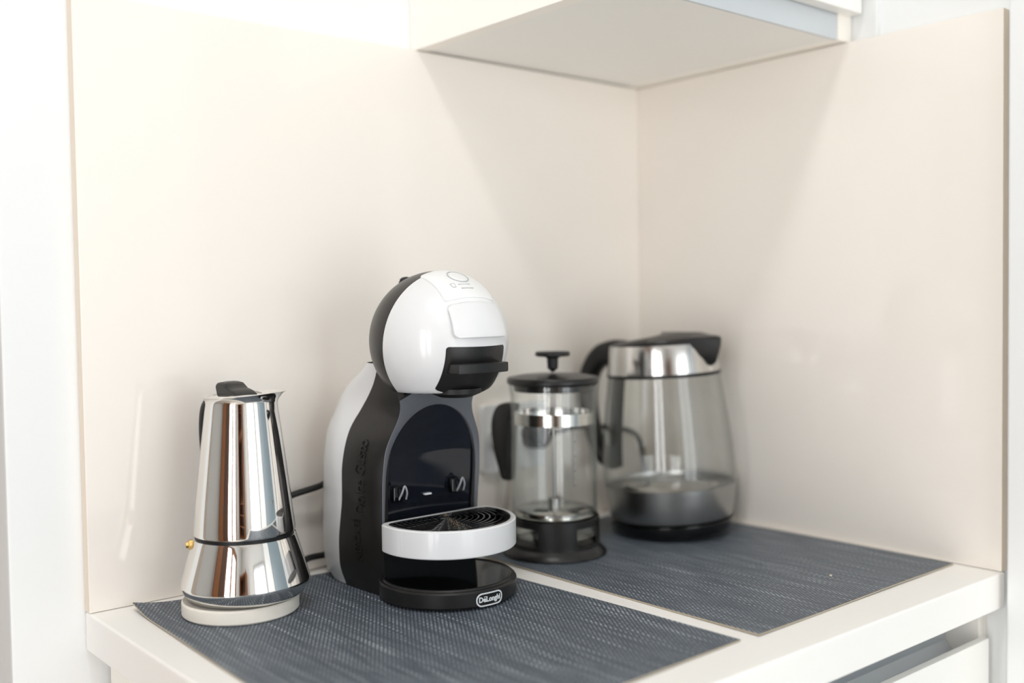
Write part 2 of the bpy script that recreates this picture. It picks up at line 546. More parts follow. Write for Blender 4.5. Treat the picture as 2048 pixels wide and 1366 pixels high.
# ------------------------------------------------------------------ wall cabinet in the corner
wc = thing('wall_cabinet', 'cream wall cabinet hung in the corner above the kettle', 'cabinet', (-0.19, -0.16, PT + 0.001))
Z0, Z1 = PT + 0.0008, 1.32
CX, CY = -0.387, -0.335
MB().box(CX, CX + 0.018, CY, WT - 0.0005, Z0, Z1).build('side_panel', CABW, wc, bevel=0.001)
MB().box(-0.016, 0.0125, CY - 0.002, WT - 0.0005, Z0, Z1).build('side_panel', CABW, wc, bevel=0.001)
MB().box(CX + 0.018, -0.016, CY + 0.004, WT - 0.0005, Z0 + 0.0012, Z0 + 0.019).build('bottom_panel', CABU, wc)
MB().box(CX + 0.018, -0.016, CY + 0.02, WT - 0.0005, Z1 - 0.018, Z1).build('top_panel', CABW, wc)
MB().box(CX + 0.018, -0.016, WT - 0.006, WT - 0.0005, Z0 + 0.019, Z1 - 0.018).build('back_panel', CABU, wc)
MB().box(CX + 0.018, -0.016, CY - 0.0005, CY + 0.004, Z0 + 0.0004, Z0 + 0.034).build('aluminium_profile', ALU, wc, bevel=0.0008)
for x0, x1 in ((CX + 0.001, -0.1975), (-0.1945, 0.006)):
    MB().box(x0, x1, CY - 0.020, CY - 0.0022, Z0 + 0.030, Z1).build('door', DOORW, wc, bevel=0.0012)

# ------------------------------------------------------------------ placemats
def placemat(q, label, curl):
    """q: back-left, back-right, front-right, front-left corners"""
    nx, ny, th = 44, 56, 0.0013
    Q = [Vector((p[0], p[1], 0)) for p in q]
    def top(i, j):
        u, v = i / nx, j / ny
        p = (1 - v) * ((1 - u) * Q[0] + u * Q[1]) + v * ((1 - u) * Q[3] + u * Q[2])
        z = 0.0003
        d = sqrt((u * 0.36) ** 2 + (v * 0.46) ** 2)
        z += curl * max(0, 1 - d / 0.055) ** 2
        z += 0.0004 * (1 + sin(9 * u + 2) * sin(7 * v)) * (min(u, 1 - u, v, 1 - v) < 0.03)
        return Vector((p.x, p.y, z))
    b = MB()
    vs = [top(i, j) for j in range(ny + 1) for i in range(nx + 1)]
    n = len(vs)
    allv = [v + Vector((0, 0, th)) for v in vs] + vs
    w_ = nx + 1
    ft, fb = [], []
    for j in range(ny):
        for i in range(nx):
            a = j * w_ + i
            ft.append((a, a + w_, a + w_ + 1, a + 1))
            fb.append((n + a, n + a + 1, n + a + w_ + 1, n + a + w_))
    border = [i for i in range(w_)] + [j * w_ + nx for j in range(1, ny + 1)] + [ny * w_ + i for i in range(nx - 1, -1, -1)] + [j * w_ for j in range(ny - 1, 0, -1)]
    fs = []
    for k, a in enumerate(border):
        c = border[(k + 1) % len(border)]
        fs.append((a, c, n + c, n + a))
    b.add(allv, ft + fb)
    b.add(allv, fs, 1)
    o = b.build('placemat', [WOVEN, MATBACK], origin=((Q[0] + Q[2]) / 2))
    return tag(o, label, 'placemat', 'placemats on the worktop')
placemat([(-0.7515, -0.016), (-0.405, -0.034), (-0.3885, -0.477), (-0.765, -0.490)],
         'woven grey placemat with a lifted corner under the coffee machine and moka pot', 0.006)
placemat([(-0.3675, -0.030), (-0.009, -0.026), (-0.006, -0.474), (-0.3665, -0.480)],
         'woven grey placemat under the french press and kettle', 0.0)
MZ = 0.0019                      # top of a placemat

# ------------------------------------------------------------------ stone coaster and moka pot
cst = MB().lathe([(0.0, MZ), (0.0545, MZ), (0.056, MZ + 0.0015), (0.056, MZ + 0.0125), (0.0545, MZ + 0.014), (0.0, MZ + 0.014)], -0.6726, -0.0919, 72)
tag(cst.build('stone_coaster', STONE, origin=(-0.6726, -0.0919, MZ)), 'round cream stone coaster under the moka pot', 'coaster')

MX, MY, MB0 = -0.668, -0.094, MZ + 0.0142
mk = thing('moka_pot', 'polished steel stovetop moka pot standing on the stone coaster', 'moka pot', (MX, MY, MB0))
MB().lathe([(0.0, MB0), (0.0475, MB0), (0.0535, MB0 + 0.0015), (0.0578, MB0 + 0.0055), (0.0615, MB0 + 0.0125), (0.0622, MB0 + 0.0148), (0.0618, MB0 + 0.017),
            (0.0556, MB0 + 0.0385), (0.0500, MB0 + 0.0575), (0.0492, MB0 + 0.0595), (0.047, MB0 + 0.060), (0.0, MB0 + 0.060)], MX, MY, 128).build('boiler', STEEL, mk, angle=28)
MB().lathe([(0.0455, MB0 + 0.0592), (0.0472, MB0 + 0.0592), (0.0472, MB0 + 0.0628), (0.0455, MB0 + 0.0628)], MX, MY, 96, loop=True).build('gasket', BLKM, mk)
# handle direction: mostly away from the viewer's side, a little to the left
sd = Vector((MX - CAM.x, MY - CAM.y, 0)).normalized()
left = Vector((-sd.y, sd.x, 0))
hd = (left * cos(radians(62)) + sd * sin(radians(62))).normalized()
spd = -(left * cos(radians(12)) + sd * sin(radians(12)))            # spout side
# upper vessel with flared rim, pulled out into a spout opposite the handle
def vessel_ring(r, z, flare):
    out = []
    for j in range(128):
        a = 2 * pi * j / 128
        d = Vector((cos(a), sin(a), 0))
        c = max(0.0, d.dot(spd))
        s = flare * c ** 10
        out.append((MX + (r + 0.0052 * s) * d.x, MY + (r + 0.0052 * s) * d.y, z + 0.0042 * flare * (0.5 + 0.5 * d.dot(spd)) ** 1.5))
    return out
vp = [(0.0465, 0.0630, 0), (0.0486, 0.0632, 0), (0.0490, 0.0650, 0), (0.0452, 0.0985, 0), (0.0402, 0.141, 0), (0.0352, 0.181, 0.0), (0.0340, 0.1885, 0.1),
      (0.0345, 0.1915, 0.35), (0.0362, 0.1942, 0.8), (0.0380, 0.1955, 1.0), (0.0376, 0.1958, 1.0), (0.0352, 0.1935, 0.8), (0.0332, 0.1895, 0.3), (0.0335, 0.184, 0.0), (0.0, 0.184, 0)]
MB().rings([vessel_ring(r, MB0 + z, f) for r, z, f in vp]).build('upper_vessel', STEEL, mk, angle=28)
lid = MB().lathe([(0.0, MB0 + 0.1925), (0.0333, MB0 + 0.1925), (0.0336, MB0 + 0.1935), (0.030, MB0 + 0.1955), (0.0, MB0 + 0.1985)], MX, MY, 64).build('lid', STEEL, mk)
# knob: extruded thumb profile along the handle direction (t grows to the handle)
kp = [(-0.014, -0.001), (-0.011, 0.0020), (-0.005, 0.0050), (0.000, 0.0062), (0.006, 0.0072), (0.010, 0.0100), (0.014, 0.0122), (0.022, 0.0130), (0.031, 0.0118), (0.032, 0.0095), (0.029, -0.001)]
side = Vector((-hd.y, hd.x, 0))
kb = MB()
rs = []
for s, sc in ((-0.0115, 0.75), (-0.0095, 0.95), (-0.004, 1.0), (0.004, 1.0), (0.0095, 0.95), (0.0115, 0.75)):
    rs.append([Vector((MX, MY, MB0 + 0.196)) + hd * (0.005 + (t - 0.005) * (0.9 + 0.1 * sc)) + side * s + Vector((0, 0, h * sc)) for t, h in kp])
kb.rings(rs, True, True, True)
kb.build('lid_knob', BLK, lid, bevel=0.001, angle=40)
hp = spline([Vector((MX, MY, MB0)) + hd * a + Vector((0, 0, z)) for a, z in ((0.036, 0.183), (0.052, 0.188), (0.069, 0.181), (0.075, 0.160), (0.074, 0.130), (0.068, 0.100), (0.061, 0.088))], 8)
MB().tube(hp, [0.0045 + 0.0035 * sin(pi * min(1, i / (len(hp) - 1) * 1.1)) for i in range(len(hp))], 14).build('handle', BLK, mk)
vd = (left * cos(radians(8)) - sd * sin(radians(8))).normalized()
vb = MB()
vc = Vector((MX, MY, MB0 + 0.0545))
vside = Vector((-vd.y, vd.x, 0))
def vring(r, a, n=6):
    return [vc + vd * a + vside * r * cos(2 * pi * j / n) + Vector((0, 0, r * sin(2 * pi * j / n))) for j in range(n)]
vb.rings([vring(0.0052, 0.049), vring(0.0052, 0.0528), vring(0.0034, 0.0532), vring(0.0030, 0.0556)], True, True, True)
vb.build('safety_valve', BRASS, mk)

# ------------------------------------------------------------------ capsule coffee machine
XM = -0.489
ma = thing('coffee_machine', 'white and black capsule coffee machine with round head and drip tray', 'coffee machine', (XM, -0.12, MZ))
ZA = [0, .02, .06, .1, .13, .15, .165, .18, .195, .21, .24]
AA = [.059, .066, .069, .0705, .0705, .067, .062, .055, .050, .050, .055]
ZM = [0, .023, .051, .095, .147, .173, .194, .222, .24]
YM = [-.085, -.082, -.085, -.0968, -.098, -.098, -.11, -.136, -.147]
ZB = [0, .004, .012, .03, .06, .1, .13, .15, .165, .18, .2, .215, .228, .24]
YB = [-.040, -.030, -.020, -.020, -.022, -.024, -.026, -.024, -.022, -.026, -.032, -.055, -.085, -.11]
ZW = [0, .04, .08, .12, .15, .165, .175, .19, .2, .21, .24]
WW = [.056, .060, .0608, .0621, .0605, .056, .0505, .0447, .046, .0495, .054]
ZY = [0, .08, .12, .15, .165, .19, .21, .24]
YY = [-.156, -.157, -.160, -.163, -.166, -.170, -.172, -.172]
fA = lambda z: sinterp(z, ZA, AA)
fM = lambda z: sinterp(z, ZM, YM)
fB = lambda z: interp(z, ZB, YB) if z < 0.02 else sinterp(z, ZB, YB)
fW = lambda z: sinterp(z, ZW, WW)
fY = lambda z: sinterp(z, ZY, YY)
def side_x(y, z):
    """half width of the body side between its front edge and its widest line"""
    a, ym, yf, wf = fA(z), fM(z), fY(z), fW(z)
    t = max(0.0, min(1.0, (ym - y) / (ym - yf)))
    return a - (a - wf) * t ** 2.4
ZS = [MZ + 0.0005 + (0.238 - MZ) * k / 56 for k in range(57)]
# black side covers
for s in (-1, 1):
    rs = []
    for z in ZS:
        ym, yf = fM(z), fY(z)
        row = [(XM + s * side_x(ym + (yf - ym) * k / 14, z), ym + (yf - ym) * k / 14, z) for k in range(15)]
        row += [(XM + s * (fW(z) - 0.002), yf + 0.0006, z), (XM + s * (fW(z) - 0.008), yf + 0.0012, z)]
        rs.append(row)
    sc = MB().rings(rs, False).build('side_cover', SOFTBLK, ma, angle=50)
    if s < 0:
        # raised lettering on the visible side, reading upwards
        for word, size, z0, y0, sp_ in (('NESCAFÉ', 0.0135, 0.0345, -0.1255, 0.92), ('Dolce Gusto', 0.0215, 0.0835, -0.1345, 0.92)):
            vs, fs = text_points(word, size, 0.0006, 0.00025, sp_)
            x1 = max(v[0] for v in vs)
            length = 0.044 if word[0] == 'N' else 0.078
            tv = []
            for (u, v, h) in vs:
                z = z0 + u / x1 * length
                y = y0 + v - (z - 0.0345) * 0.02
                tv.append((XM - side_x(y, z) - (0.0012 if h > 0 else -0.0004), y, z))
            MB().add(tv, fs).build('raised_lettering', SOFTBLK, sc, angle=20)
# white rear shell
def shell_ring(z, n=3.4, a_s=1.0, grow=0.0):
    a, ym, yb = fA(z) * a_s, fM(z) + 0.0006, fB(z) + grow
    out = []
    for k in range(33):
        t = pi * k / 32
        c, s_ = cos(t), sin(t)
        out.append((XM - a * math.copysign(abs(c) ** (2 / n), c), ym + (yb - ym) * s_ ** (2 / n), z))
    return out
MB().rings([shell_ring(z) for z in ZS], False).build('rear_shell', WHITEG, ma, angle=50)
MB().rings([[(XM + 0.94 * (x - XM), y - 0.001, z + 0.0006) for x, y, z in shell_ring(ZS[0])] + [(XM + 0.9 * fW(0), fY(0) + 0.003, ZS[0]), (XM - 0.9 * fW(0), fY(0) + 0.003, ZS[0])]] * 1 +
           [[(XM, -0.09, ZS[0] + 0.0006)] * 35], True).build('underside', BLKM, ma)
# frosted water tank showing behind the rear shell
tz = [0.018 + (0.176 - 0.018) * k / 28 for k in range(29)]
def tank_ring(z):
    e = min(1.0, (z - 0.0178) / 0.025, (0.1763 - z) / 0.03)
    return shell_ring(z, 3.0, 0.955, -0.006 + 0.0128 * sqrt(max(0.0, e)))
MB().rings([tank_ring(z) for z in tz], True, True, True).build('water_tank', TANKM, ma, angle=50)
# grey front frame around the arch, and the recessed glossy panel
def arch_w(z):
    return 0.057 if z < 0.12 else 0.057 * sqrt(max(0.0, 1 - ((z - 0.12) / 0.075) ** 2.2))
NA = 48
inner, outer = [], []
for k in range(NA + 1):
    t = pi * k / NA
    c, s_ = cos(t), sin(t)
    if k == 0 or k == NA: z = 0.058
    else: z = 0.058 + (0.195 - 0.058) * (s_ ** 0.62)
    inner.append((-math.copysign(arch_w(min(z, 0.19499)), c) if k not in (0, NA) else -math.copysign(0.057, c), z))
inner[NA // 2] = (0.0, 0.195)
for (x, z) in inner:
    if abs(x) < 1e-9:
        outer.append((0.0, 0.2145))
    else:
        zz = z + (0.2145 - 0.195) * ((z - 0.058) / 0.137) ** 3 if z > 0.058 else 0.058
        k_ = min(1.0, abs(x) / 0.02) if zz > 0.205 else 1.0
        w_ = fW(min(zz, 0.2145))
        if zz > 0.204:
            w_ *= min(1.0, abs(x) / 0.030)
        outer.append((math.copysign(w_, x), min(zz, 0.2145)))
fr = MB()
def fpt(x, z, dy): return (XM + x, fY(z) + dy, z)
fr.rings([[fpt(x * 0.993, z, 0.004) for x, z in outer], [fpt(x, z, 0.0006) for x, z in outer], [fpt(x * 0.985, z, -0.0004) for x, z in outer],
          [fpt(x + (math.copysign(0.0012, x) if abs(x) > 1e-6 else 0), z + (0.0012 if z > 0.1 else 0), -0.0004) for x, z in inner], [fpt(x, z, 0.0006) for x, z in inner], [fpt(x * 0.99, z, 0.006) for x, z in inner]], False)
fr.build('front_frame', GREYF, ma, angle=40)
pn = MB()
cols = 16
prow = []
for k in range(40):
    z = 0.02 + (0.1948 - 0.02) * (1 - (1 - k / 39) ** 1.7)
    wz = arch_w(z) + 0.0006
    prow.append([(XM + wz * (2 * j / cols - 1), fY(z) + 0.0035 + 0.006 * (1 - (2 * j / cols - 1) ** 2) * min(1, (0.2 - z) / 0.05), z) for j in range(cols + 1)])
pn.rings(prow, False).build('cavity_panel', NAVY, ma, angle=60)
# base column below the tray (dark)
MB().rings([[(XM - 0.0595, -0.1535, z), (XM - 0.057, -0.1578, z), (XM + 0.057, -0.1578, z), (XM + 0.0595, -0.1535, z)] for z in (0.004, 0.030, 0.058)], False).build('column_front', BLKG, ma)
# hooks and the small slot mark on the cavity panel
for hx in (-0.0375, 0.0360):
    zc = 0.1035
    y = fY(0.11) - 0.001
    hk = spline([(XM + hx - 0.0035, y + 0.002, zc - 0.004), (XM + hx - 0.0025, y - 0.003, zc + 0.004), (XM + hx, y - 0.004, zc + 0.0105), (XM + hx + 0.0035, y - 0.003, zc + 0.004), (XM + hx + 0.0055, y + 0.002, zc - 0.004)], 5)
    MB().tube(hk, 0.0010, 8).build('hook', HOOKM, ma)
    MB().box(XM + hx - 0.010, XM + hx + 0.003, y + 0.001, y + 0.008, zc - 0.006, zc + 0.010).build('hook_block', BLKG, ma, bevel=0.002)
MB().box(XM - 0.0040, XM + 0.0042, fY(0.1) + 0.0058, fY(0.1) + 0.010, 0.0990, 0.1008).build('slot_mark', PRINTW, ma, bevel=0.0004)

# ---- head: a sphere cut flat below
HS, HR = Vector((XM, -0.176, 0.261)), 0.071
ZCUT = -0.0505
def ring_y(z): return -0.0035 - 0.123 * z
def cap(front, R, gap):
    rs = []
    n = 96
    for i in range(25):
        row = []
        for j in range(n):
            ph = 2 * pi * j / n
            # boundary angle on the tilted joint plane
            th = pi / 2
            for _ in range(6):
                zz = R * sin(th) * sin(ph)
                th = math.acos(max(-1, min(1, -(ring_y(zz) + gap) / R)))
            t = th * i / 24 if front else pi - (pi - th) * i / 24
            p = Vector((R * sin(t) * cos(ph), -R * cos(t), R * sin(t) * sin(ph)))
            if p.z < ZCUT: p.z = ZCUT
            row.append(HS + p)
        rs.append(row)
    return rs
MB().rings(cap(False, HR, 0.0), True).build('head_rear', SOFTBLK, ma, angle=45)
MB().rings([[HS + (p - HS) * 0.985 for p in r] for r in cap(True, HR, 0.0)], True).build('head_core', BLKM, ma, angle=45)
hc = MB().rings(cap(True, HR, -0.0007) + [[HS + (p - HS) * 0.985 for p in cap(True, HR, -0.0007)[-1]]], True).build('head_cover', WHITEG, ma, angle=45)
def on_head(x, s, h):
    """x across, s arc length up from the front equator, h height over the sphere"""
    R = HR + h
    x_ = x * R / HR
    rho = sqrt(max(1e-9, R * R - x_ * x_))
    al = s / HR
    return HS + Vector((x_, -rho * cos(al), rho * sin(al)))
# control panel (top) and opening lever (front)
ctl = MB().patch(subdiv(rrect(-0.030, 0.030, 0.0455, 0.1005, 0.003, 4), 0.004), on_head,
                 [(1.0, -0.001), (1.0, 0.0006), (0.985, 0.0014), (0.93, 0.0017), (0.7, 0.0017), (0.4, 0.0017), (0.2, 0.0017), (0, 0.0017)]).build('control_panel', WHITEP, ma, angle=30)
MB().patch(subdiv(rrect(-0.0296, 0.0296, 0.0405, 0.0455, 0.0015, 3), 0.004), on_head, [(1.0, -0.001), (1.0, 0.0002), (0.9, 0.0008), (0.4, 0.0008), (0, 0.0008)]).build('hinge_strip', WHITEP, ma, angle=30)
def lever(x, s, h):
    lift = 0.0040 * max(0.0, 1 - (s - 0.003) / 0.034) ** 1.2
    return on_head(x, s, h + (lift if h > 0 else 0))
MB().patch(subdiv(rrect(-0.0302, 0.0302, 0.0040, 0.0402, 0.0055, 6), 0.003), lever,
           [(0.95, -0.001), (0.95, 0.0006), (0.995, 0.0009), (1.0, 0.0014), (0.975, 0.0023), (0.93, 0.0026), (0.85, 0.0026), (0.7, 0.0026), (0.4, 0.0026), (0.2, 0.0026), (0, 0.0026)]).build('opening_lever', WHITEG, ma, angle=30)
# round button, level lines and cup symbol
bc_s = 0.0775
bt = MB()
ringo = lambda r, h: [on_head(r * cos(2 * pi * j / 48), bc_s + r * sin(2 * pi * j / 48), h) for j in range(48)]
bt.rings([ringo(0.0112, 0.0016), ringo(0.0112, 0.00215), ringo(0.0104, 0.00215), ringo(0.0104, 0.0016)], True)
bt.build('button_ring', PRINTG, ctl, angle=30)
MB().patch([(0.0096 * cos(2 * pi * j / 40), bc_s + 0.0096 * sin(2 * pi * j / 40)) for j in range(40)], on_head, [(1, 0.0016), (1, 0.0020), (0.9, 0.0022), (0.5, 0.0022), (0, 0.0022)]).build('button', WHITEP, ctl, angle=30)
for sx, ss in ((-0.0015, 0.0632), (-0.0005, 0.0575)):
    MB().patch(rrect(sx - 0.0070, sx + 0.0070, ss - 0.0006, ss + 0.0006, 0.0003, 2), on_head, [(1, 0.0016), (1, 0.0019), (0, 0.0019)]).build('level_line', PRINTG, ctl)
cup = MB()
for a, b_ in (((-0.0165, 0.0655), (-0.0155, 0.0600)), ((-0.0155, 0.0600), (-0.0125, 0.0600)), ((-0.0125, 0.0600), (-0.0118, 0.0655)), ((-0.0118, 0.0655), (-0.0165, 0.0655))):
    d = Vector((b_[0] - a[0], b_[1] - a[1])).normalized() * 0.00022
    nrm = Vector((-d.y, d.x))
    cup.patch([(a[0] + nrm.x, a[1] + nrm.y), (b_[0] + nrm.x, b_[1] + nrm.y), (b_[0] - nrm.x, b_[1] - nrm.y), (a[0] - nrm.x, a[1] - nrm.y)], on_head, [(1, 0.0016), (1, 0.0019), (0, 0.0019)])
cup.build('cup_symbol', PRINTG, ctl)
# black capsule drawer: inset face, pull tongue and nozzle
ins = MB().patch(subdiv(rrect(-0.0362, 0.0342, -0.0600, -0.0046, 0.0030, 5), 0.003), on_head,
                 [(1.0, -0.001), (1.0, 0.0001), (0.985, 0.0006), (0.9, 0.0006), (0.7, 0.0006), (0.4, 0.0006), (0.2, 0.0006), (0, 0.0006)]).build('capsule_drawer', BLK, ma, angle=30)
tg = MB()
def tongue(z, k):
    out = []
    for j in range(25):
        t = j / 24
        x = -0.0335 + 0.0605 * t
        yy = -0.2535 - 0.0040 * (1 - (2 * t - 1) ** 2)
        out.append((XM + x * k, yy + (1 - k) * 0.03, z))
    out += [(XM + 0.0260 * k, -0.222, z), (XM - 0.0320 * k, -0.222, z)]
    return out
tg.rings([tongue(0.2310, 0.97), tongue(0.2316, 0.995), tongue(0.2330, 1.0), tongue(0.2390, 1.0), tongue(0.2402, 0.995), tongue(0.2406, 0.97)], True, True, True)
tg.build('drawer_pull', BLK, ins, angle=30)
zb = HS.z + ZCUT
MB().lathe([(0.0, zb + 0.004), (0.026, zb + 0.004), (0.0255, zb - 0.0010), (0.016, zb - 0.0050), (0.006, zb - 0.0056), (0.0, zb - 0.0056)], XM - 0.004, -0.2085, 40).build('nozzle', BLKM, ma)
# small locking tab at the back of the head
tb = MB()
tb.lathe([(0.0001, -0.0048), (0.0028, -0.0042), (0.0046, -0.0020), (0.0050, 0.0), (0.0046, 0.0022), (0.0030, 0.0040), (0.0001, 0.0048)], 0, 0, 24)
tb.v = [(XM - 0.006 + 1.6 * x, -0.1275 + y, 0.3225 + z) for x, y, z in tb.v]
tb.build('locking_tab', BLK, ma)
MB().rings([[(XM - 0.006 + dx, -0.124 + dy, z) for dx, dy in ((-0.005, 0.004), (0.005, 0.004), (0.005, -0.008), (-0.005, -0.008))] for z in (0.298, 0.3225)], True, True, True).build('tab_stem', BLK, ma, bevel=0.001)

# ---- white drip tray and its grid
TY, TR, TF = -0.184, 0.0708, -0.1625
def d_outline(r, flat, n=72):
    """D shape: arc in front of the flat line"""
    a0 = math.asin(max(-1, min(1, (flat - TY) / r)))
    out = []
    for k in range(n + 1):
        a = (pi - a0) + (pi + 2 * a0) * k / n
        out.append((XM + r * cos(a), TY + r * sin(a)))
    m = 14
    x0, x1 = out[-1][0], out[0][0]
    for k in range(1, m):
        out.append((x0 + (x1 - x0) * k / m, flat))
    # round the two back corners
    N_ = len(out)
    for _ in range(3):
        nw = list(out)
        for i, (x, y) in enumerate(out):
            if abs(x - XM) > 0.046 and y > flat - 0.022:
                a_, b_ = out[i - 1], out[(i + 1) % N_]
                nw[i] = (0.5 * x + 0.25 * (a_[0] + b_[0]), 0.5 * y + 0.25 * (a_[1] + b_[1]))
        out = nw
    return out
def dz(o_, z): return [(x, y, z) for x, y in o_]
tr = MB()
tr.rings([dz(d_outline(0.0668, TF - 0.003), 0.0545), dz(d_outline(TR - 0.0008, TF), 0.0530), dz(d_outline(TR, TF + 0.0006), 0.0540), dz(d_outline(TR, TF + 0.0006), 0.0790),
          dz(d_outline(TR - 0.0012, TF), 0.0802), dz(d_outline(0.0662, TF - 0.0042), 0.0802), dz(d_outline(0.0652, TF - 0.0050), 0.0790), dz(d_outline(0.0648, TF - 0.0052), 0.0600)], True)
tr.rings([dz(d_outline(0.0668, TF - 0.003), 0.0545), [(XM, TY, 0.0545)] * len(d_outline(TR, TF))], True)
trayo = tr.build('drip_tray', WHITEG, ma, angle=30)
fl = dz(d_outline(0.0650, TF - 0.0050), 0.0745)
MB().rings([fl, [(XM, TY, 0.0745)] * len(fl)], True).build('tray_floor', BLKG, trayo)
gr = MB()
GZ = 0.0790
for k in range(10):
    r = 0.0095 + k * 0.0058
    pts = []
    for j in range(97):
        a = 2 * pi * j / 96
        x, y = r * 1.0 * cos(a), r * sin(a)
        pts.append((x, y))
    run = []
    for x, y in pts:
        if TY + y < TF - 0.0062:
            run.append((XM + x, TY + y, GZ))
        else:
            if len(run) > 2: gr.tube(run, 0.00125, 6)
            run = []
    if len(run) > 2: gr.tube(run, 0.00125, 6)
for a in (0, 60, 120, 180, 240, 300):
    a = radians(a)
    pts = [(XM + r * cos(a), TY + r * sin(a), GZ - 0.0018) for r in (0.0, 0.02, 0.04, 0.0635) if TY + r * sin(a) < TF - 0.006]
    if len(pts) > 1: gr.tube(pts, 0.0010, 6)
bd = dz(d_outline(0.0642, TF - 0.0066), GZ)
gr.tube(bd + [bd[0], bd[1]], 0.0016, 6)
gr.build('drip_grid', BLKG, trayo, angle=60)
dp = MB()
for a0, n, r0 in ((92 + 180, 15, 0.012), (80, 5, 0.006)):
    for k in range(n):
        for q in range(3):
            a = radians(a0 - 22 + random.uniform(-4, 4) + (q - 1) * (9 - 5 * k / n))
            r = r0 + k * 0.0034
            x, y = XM + r * cos(a), TY + r * sin(a)
            if TY + r * sin(a) > TF - 0.007: continue
            s_ = random.uniform(0.00028, 0.00045)
            dp.add([(x + s_, y, GZ + 0.0009), (x, y + s_, GZ + 0.0009), (x - s_, y, GZ + 0.0009), (x, y - s_, GZ + 0.0009), (x, y, GZ + 0.0017)], [(0, 1, 4), (1, 2, 4), (2, 3, 4), (3, 0, 4)])
tag(dp.build('grid_dots', TANDOT, trayo), kind='stuff')  # small raised tan dots scattered over the grid

# ---- black foot of the machine
ft = MB()
FF = -0.140
ft.rings([dz(d_outline(0.0640, FF), MZ + 0.0022), dz(d_outline(0.0690, FF), MZ + 0.0022), dz(d_outline(0.0706, FF), MZ + 0.0040), dz(d_outline(0.0706, FF), 0.0185), dz(d_outline(0.0694, FF), 0.0205),
          dz(d_outline(0.0678, FF - 0.002), 0.0208), dz(d_outline(0.0668, FF - 0.003), 0.0225), dz(d_outline(0.0656, FF - 0.004), 0.0228), dz(d_outline(0.0640, FF - 0.005), 0.0214)], True)
ft.rings([dz(d_outline(0.0640, FF), MZ + 0.0022), [(XM, TY, MZ + 0.0022)] * len(d_outline(TR, FF))], True)
foot = ft.build('foot', BLK, ma, angle=28)
fl = dz(d_outline(0.0642, FF - 0.0045), 0.0215)
MB().rings([dz(d_outline(0.0642, FF - 0.0045), 0.0200), fl, [(XM, TY, 0.0215)] * len(fl)], True).build('foot_top', BLKG, foot)
for a in (200, 270, 340):
    a = radians(a)
    MB().lathe([(0.0, MZ + 0.0001), (0.0060, MZ + 0.0001), (0.0065, MZ + 0.0030), (0.0, MZ + 0.0030)], XM + 0.058 * cos(a), TY + 0.058 * sin(a), 20).build('rubber_pad', BLKM, foot)
# badge: rounded outline and lettering wrapped round the foot
def on_foot(u, z, h):
    a = -pi / 2 + u / 0.0706
    return (XM + (0.0706 + h) * cos(a), TY + (0.0706 + h) * sin(a), z)
BU, BZ = -0.001, 0.0110
bo = subdiv(rrect(BU - 0.0160, BU + 0.0160, BZ - 0.0066, BZ + 0.0066, 0.0062, 8), 0.0015)
bi = [(BU + (x - BU) * 0.92, BZ + (z - BZ) * 0.81) for x, z in bo]
MB().rings([[on_foot(x, z, -0.0002) for x, z in bo], [on_foot(x, z, 0.0004) for x, z in bo], [on_foot(x, z, 0.0004) for x, z in bi], [on_foot(x, z, -0.0002) for x, z in bi]], True).build('badge_outline', PRINTW, foot)
vs, fs = text_points("DeLonghi", 0.0068, 0.0002, 0.00022, 1.0)
x0, x1 = min(v[0] for v in vs), max(v[0] for v in vs)
k_ = 0.0258 / (x1 - x0)
MB().add([on_foot(BU - 0.0129 + (u - x0) * k_, BZ - 0.0022 + v * 1.05, h + 0.0002) for u, v, h in vs], fs).build('badge_lettering', PRINTW, foot, angle=20)
MB().rings([[on_foot(BU - 0.0073, BZ + 0.0023 + d, h) for d in (0, 0.0007)] + [on_foot(BU - 0.0050, BZ + 0.0023 + d, h) for d in (0.0007, 0)] for h in (0.0, 0.0004)], True, True, True).build('badge_accent', PRINTW, foot)
# power cord looping to the left behind the moka pot
cpath = spline([(XM - 0.02, -0.022, 0.108), (-0.535, -0.018, 0.0995), (-0.5461, -0.020, 0.0972), (-0.5787, -0.016, 0.0905), (-0.620, -0.013, 0.078), (-0.660, -0.013, 0.052), (-0.668, -0.013, 0.026), (-0.640, -0.014, 0.009),
                (-0.600, -0.013, 0.0085), (-0.5642, -0.013, 0.0150), (-0.5468, -0.011, 0.0178), (-0.50, -0.010, 0.016), (-0.46, -0.010, 0.009), (-0.445, -0.012, 0.0065)], 10)
MB().tube(cpath, 0.0036, 10).build('power_cord', CORD, ma)

